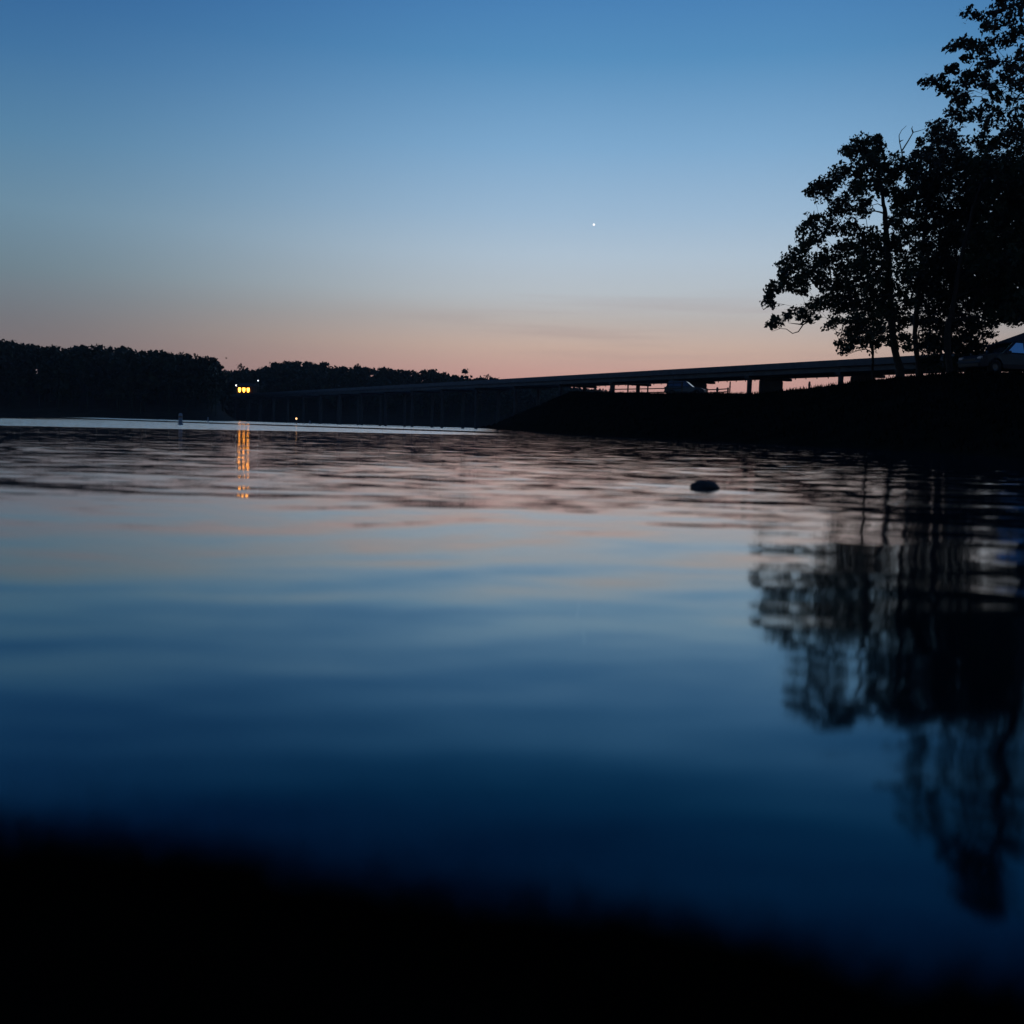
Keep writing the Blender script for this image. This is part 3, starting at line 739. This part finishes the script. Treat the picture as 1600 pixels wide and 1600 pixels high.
# ------------------------------------------------------------------ pavilion at the edge of the trees
PV = Vector((colX(1640, 57), 57, 0)); PV.z = bank_z(PV.x, PV.y)
pav = empty('picnic_pavilion', PV, R(8)); tag(pav, 'small pavilion with a hipped grey roof beside the parked car', 'pavilion')
M_ROOF = mat('metal_roofing', (.07, .065, .08), .75, 0.0, noise_scale=3)
eave = P(1568, 530, 55).z - PV.z
wx, wy = 2.75, 2.4
bm = bmesh.new()
q = [bm.verts.new(v) for v in ((-wx, -wy, eave), (wx, -wy, eave), (wx, wy, eave), (-wx, wy, eave))]
r1 = bm.verts.new((-wx + 1.9, 0, eave + 1.05)); r2 = bm.verts.new((wx - 1.9, 0, eave + 1.05))
bm.faces.new((q[0], q[1], r2, r1)); bm.faces.new((q[1], q[2], r2)); bm.faces.new((q[2], q[3], r1, r2)); bm.faces.new((q[3], q[0], r1)); bm.faces.new(q[::-1])
from_bm('roof', bm, M_ROOF, pav)
for s in (-1, 1):
    box_obj('fascia', (0, s * (wy - .02), eave - .10), (2 * wx, .05, .18), M_ROOF, pav)
    box_obj('fascia', (s * (wx - .02), 0, eave - .10), (.05, 2 * wy - .12, .18), M_ROOF, pav)
    for t in (-1, 1): box_obj('post', (s * (wx - .5), t * (wy - .5), (eave - .2) / 2 - .15), (.18, .18, eave + .1), M_WOOD, pav, .015)

# ------------------------------------------------------------------ fence, posts and small things below the bridge
def fence(pxs, Y, y_top, label, n_post_px, rails=(0.0, 0.42)):
    a = P(pxs[0], y_top[0], Y[0]); b = P(pxs[1], y_top[1], Y[1])
    root = empty('rail_fence', (a.x, a.y, bank_z(a.x, a.y))); tag(root, label, 'fence')
    base = Vector(root.location); dirv = (b - a)
    for k, rz in enumerate(rails):
        v, f = tube_np([tuple(a - base - Vector((0, 0, rz))), tuple((a + b) / 2 - base - Vector((0, 0, rz + .015))), tuple(b - base - Vector((0, 0, rz)))], [.06] * 3, 6)
        link('rail', mesh_np('rail', v, f), M_WOOD, root)
    for t in n_post_px:
        p = a + dirv * t; g = bank_z(p.x, p.y)
        box_obj('post', tuple(Vector((p.x, p.y - .07, (p.z + g) / 2 - .1)) - base), (.15, .15, max(.4, p.z - g + .45)), M_WOOD, root, .01)
    return root
fence((952, 1068), (108, 104), (600.5, 598), 'two-rail timber fence along the terrace under the bridge', (0.02, 0.26, 0.53, 0.79, 0.98), (0.0, 0.55, .95))
fence((1104, 1138), (102, 101), (609, 607.5), 'short low timber rail between the parked car and the bridge pier', (0.02, 0.5, 0.98), (0.0, .3))
def pole(px, y_top, Y, r, label, name='sign_post', cap=False):
    t = P(px, y_top, Y); g = bank_z(t.x, t.y); h = t.z - g
    root = empty(name, (t.x, Y, g)); tag(root, label, 'post')
    lathe_obj('pole', [(0, -.3), (r, -.3), (r, h - r), (r * .7, h), (0, h)], M_WOOD, root, 8)
    lathe_obj('collar', [(0, h * .62), (r * 1.35, h * .62), (r * 1.35, h * .62 + .1), (0, h * .62 + .1)], M_STEEL, root, 8)
pole(1141, 596, 103, .07, 'thin post standing in the wide gap under the bridge')
pole(1121, 605, 101, .11, 'stout post in the middle of the short low rail', 'stub_post')
pole(1265, 596, 92, .10, 'lone short post on the terrace right of the wide bridge pier', 'stub_post')

# ------------------------------------------------------------------ grass on the bank
cent = []; blades_v = []; blades_f = []; nb = 0
N = 15000
cs = rng.uniform(800, 1750, N); tt = rng.uniform(0, 1, N)
for c, t in zip(cs, tt):
    rw = float(interp(c, [800, 850, 900, 1000, 1100, 1250, 1400, 1550, 1700, 1800], [140, 100, 76, 56, 47, 38, 31, 25, 20, 19]))
    rc = float(interp(c, [800, 850, 900, 1000, 1250, 1400, 1600, 1800], [180, 125, 98, 84, 70, 55, 46, 44]))
    Y = rw + (rc + 3 - rw) * (t ** .7); X = colX(c, Y); z = bank_z(X, Y)
    if z < .06: continue
    h = rng.uniform(.10, .34) * (0.28 if t > .7 else 0.8); w = rng.uniform(.02, .05); an = rng.uniform(0, 6.28); lx, ly = rng.normal(scale=.35 * h, size=2)
    ca, sa = math.cos(an) * w, math.sin(an) * w
    blades_v += [(X - ca, Y - sa, z - .03), (X + ca, Y + sa, z - .03), (X + lx, Y + ly, z + h)]
    blades_f.append((nb, nb + 1, nb + 2)); nb += 3
tag(link('bank_grass', mesh_np('bank_grass', np.array(blades_v), np.array(blades_f)), M_GRASS), 'rough dark grass covering the lake bank', 'grass', kind='stuff')

# ------------------------------------------------------------------ low sedge added along the near water's edge to soften its fade to black
bv, bf, nb = [], [], 0
for _ in range(26000):
    X = rng.uniform(-1.1, 1.0); e = rng.normal() * .09 - .015
    Y = near_edge(X) - e + .05 * fbm(X, 0.3, 2.2, 5.5, 3)
    z = max(near_z(X, Y), -.012); h = rng.uniform(.006, .026) * (1.0 if e > 0 else .7); w = rng.uniform(.0008, .002); an = rng.uniform(0, 6.28); lx, ly = rng.normal(scale=.7 * h, size=2)
    ca, sa = math.cos(an) * w, math.sin(an) * w
    bv += [(X - ca, Y - sa, z - .004), (X + ca, Y + sa, z - .004), (X + lx, Y + ly, z + h)]; bf.append((nb, nb + 1, nb + 2)); nb += 3
tag(link('added_sedge', mesh_np('added_sedge', np.array(bv), np.array(bf)), M_GRASS), 'short dark sedge added to soften the near water edge', 'sedge', kind='stuff')

# ------------------------------------------------------------------ rock in the shallows
rk = G(1104, 764)
bm = bmesh.new(); bmesh.ops.create_icosphere(bm, subdivisions=4, radius=1.0)
for v in bm.verts:
    n = mnoise.noise(v.co * 1.3 + Vector((3, 1, 7))) * .22 + mnoise.noise(v.co * 3.5) * .07
    v.co *= 1 + n
    v.co = Vector((v.co.x * .092, v.co.y * .07, v.co.z * .040))
o = from_bm('lake_rock', bm, M_ROCK, None, True); o.location = (rk.x, rk.y + .05, .010)
tag(o, 'small dark rounded rock breaking the water off the bank', 'rock')

# ------------------------------------------------------------------ buoys out on the lake
M_BUOY = mat('buoy_plastic', (.30, .32, .34), .5, noise_scale=8, var=.2)
M_BAND = mat('buoy_band', (.25, .09, .02), .5)
def buoy(px, Y, h, r, label, group=None):
    X = colX(px, Y); root = empty('marker_buoy', (X, Y, 0), .3); tag(root, label, 'buoy', group)
    lathe_obj('body', [(0, -.25), (r, -.25), (r, h * .86), (r * .8, h * .96), (r * .35, h), (0, h)], M_BUOY, root, 18)
    lathe_obj('float_collar', [(r, -.06), (r * 1.45, -.04), (r * 1.5, .03), (r * 1.3, .07), (r, .08)], M_BUOY, root, 18)
    lathe_obj('band', [(r + .004, h * .62), (r + .006, h * .62), (r + .006, h * .72), (r + .004, h * .72)], M_BAND, root, 18)
buoy(282, 56, .66, .105, 'larger upright marker buoy standing in the pale lane of water')
buoy(325, 150, .66, .12, 'small distant marker buoy right of the larger one')
buoy(484, 240, .75, .2, 'small pale buoy right of the lighted marker')

AMB = (1.0, 0.34, 0.03)
M_LAMP = mat('lamp_glow', (.8, .6, .4), .4, emit=(1.0, .5, .2), strength=3)
lm = Vector((colX(463, 170), 170, 0))
root = empty('lighted_marker', lm); tag(root, 'marker pile on the water with a small warm lamp on top', 'marker')
zt = P(463, 654, 170).z
lathe_obj('pile', [(0, -1), (.09, -1), (.09, zt - .28), (0, zt - .28)], M_WOOD, root, 10)
lathe_obj('lamp', [(0, zt - .18), (.12, zt - .12), (.16, zt), (.12, zt + .11), (0, zt + .14)], M_LAMP, root, 14)
lathe_obj('lamp_bracket', [(.06, zt - .27), (.14, zt - .27), (.14, zt - .185), (.06, zt - .185)], M_STEEL, root, 10)

# ------------------------------------------------------------------ lodge with three lit windows
HY = 450
hc = P(381, 613, HY); hz = hc.z - 2.2
lodge = empty('lakeside_lodge', (hc.x, HY, hz), R(-4)); tag(lodge, 'far lodge with three glowing orange windows under a low roof', 'house')
M_WALL = mat('timber_wall', (.10, .05, .03), .8, noise_scale=3)
box_obj('wall', (0.2, 3.0, 2.0), (8.0, 5.6, 5.6), M_WALL, lodge)
bm = bmesh.new()
e = 4.95
vv = [bm.verts.new(v) for v in ((-4.3, -1.3, e), (4.7, -1.3, e), (4.7, 6.6, e), (-4.3, 6.6, e), (-4.0, 2.6, e + 1.5), (4.4, 2.6, e + 1.5))]
bm.faces.new((vv[0], vv[1], vv[5], vv[4])); bm.faces.new((vv[2], vv[3], vv[4], vv[5])); bm.faces.new((vv[1], vv[2], vv[5])); bm.faces.new((vv[3], vv[0], vv[4])); bm.faces.new(vv[3::-1])
from_bm('roof', bm, mat('lodge_roof', (.03, .02, .02), .8), lodge)
M_WIN = mat('lit_window', (.8, .5, .2), .4, emit=AMB, strength=12)
for k in (-1, 0, 1):
    cx = k * 2.0 - .05
    w = None
    bm = bmesh.new()                          # arched pane
    pts = [(-.6, 4.2), (.6, 4.2)] + [(.6 * math.cos(-t), 3.5 + 1.3 * math.sin(-t)) for t in [math.pi * i / 10 for i in range(11)]]
    a = [bm.verts.new((cx + x, .14, z)) for x, z in pts]; b = [bm.verts.new((cx + x, .19, z)) for x, z in pts]
    n = len(pts)
    for i in range(n): bm.faces.new((a[i], a[(i + 1) % n], b[(i + 1) % n], b[i]))
    bm.faces.new(a); bm.faces.new(b[::-1])
    w = from_bm('window', bm, M_WIN, lodge)
    box_obj('frame', (cx, .15, 4.3), (1.5, .14, .14), M_WALL, w)
box_obj('porch_deck', (1.6, -1.2, 1.55), (6.4, 2.6, .25), mat('porch_boards', (.32, .22, .13), .8, noise_scale=4), lodge)
for x in (-1.4, 1.6, 4.6): box_obj('porch_post', (x, -2.3, -.6), (.2, .2, 4.0), M_WOOD, lodge)
lathe_obj('porch_lamp', [(0, -.22), (.2, -.12), (.24, 0), (.2, .12), (0, .22)], mat('white_lamp', (.8, .8, .8), .4, emit=(1, .93, .8), strength=9), lodge, 12, Matrix.Translation((-3.1, -1.5, 5.2)))

def street_lamp(px, py, Y, label, fn, strength):
    t = P(px, py, Y); g = fn(t.x, Y)
    root = empty('street_lamp', (t.x, Y, g)); tag(root, label, 'lamp')
    h = t.z - g
    lathe_obj('pole', [(0, -.4), (.10, -.4), (.06, h + .3), (0, h + .3)], M_STEEL, root, 8)
    box_obj('arm', (0, -.5, h + .34), (.08, 1.1, .08), M_STEEL, root)
    lathe_obj('lamp', [(0, h - .32), (.22, h - .1), (.28, h + .1), (.2, h + .24), (0, h + .29)], mat('cool_lamp', (.8, .8, .8), .4, emit=(.85, .92, 1.0), strength=strength), root, 12, Matrix.Translation((0, -.9, 0)))
street_lamp(404, 595, 452, 'dim white street lamp among the trees above the lodge', hill2_z, 3.0)

# ------------------------------------------------------------------ evening star
st = P(928, 351, 6000)
bm = bmesh.new(); bmesh.ops.create_icosphere(bm, subdivisions=3, radius=6.5)
o = from_bm('evening_star', bm, mat('planet_light', (1, 1, 1), .5, emit=(1.0, .98, .95), strength=1.3), None, True); o.location = st
tag(o, 'single bright white evening star in the clear dusk sky', 'star')

# ------------------------------------------------------------------ thin evening haze over the lake
bm = bmesh.new(); b_box(bm, (-150, 330, 28), (1700, 960, 66))
hz_m = bpy.data.materials.new('haze'); hz_m.use_nodes = True
T = NT(hz_m.node_tree); T.n.remove(T.n['Principled BSDF'])
pv = T.node('ShaderNodeVolumePrincipled'); pv.inputs['Color'].default_value = (.85, .87, .9, 1); pv.inputs['Density'].default_value = 0.00016
T.l.new(pv.outputs[0], T.n['Material Output'].inputs['Volume'])
pv.inputs['Density Attribute'].default_value = ''
hz_m.cycles.homogeneous_volume = True
hz = from_bm('haze', bm, hz_m); hz['kind'] = 'stuff'; hz['label'] = 'thin blue evening haze over the lake'; hz['category'] = 'haze'
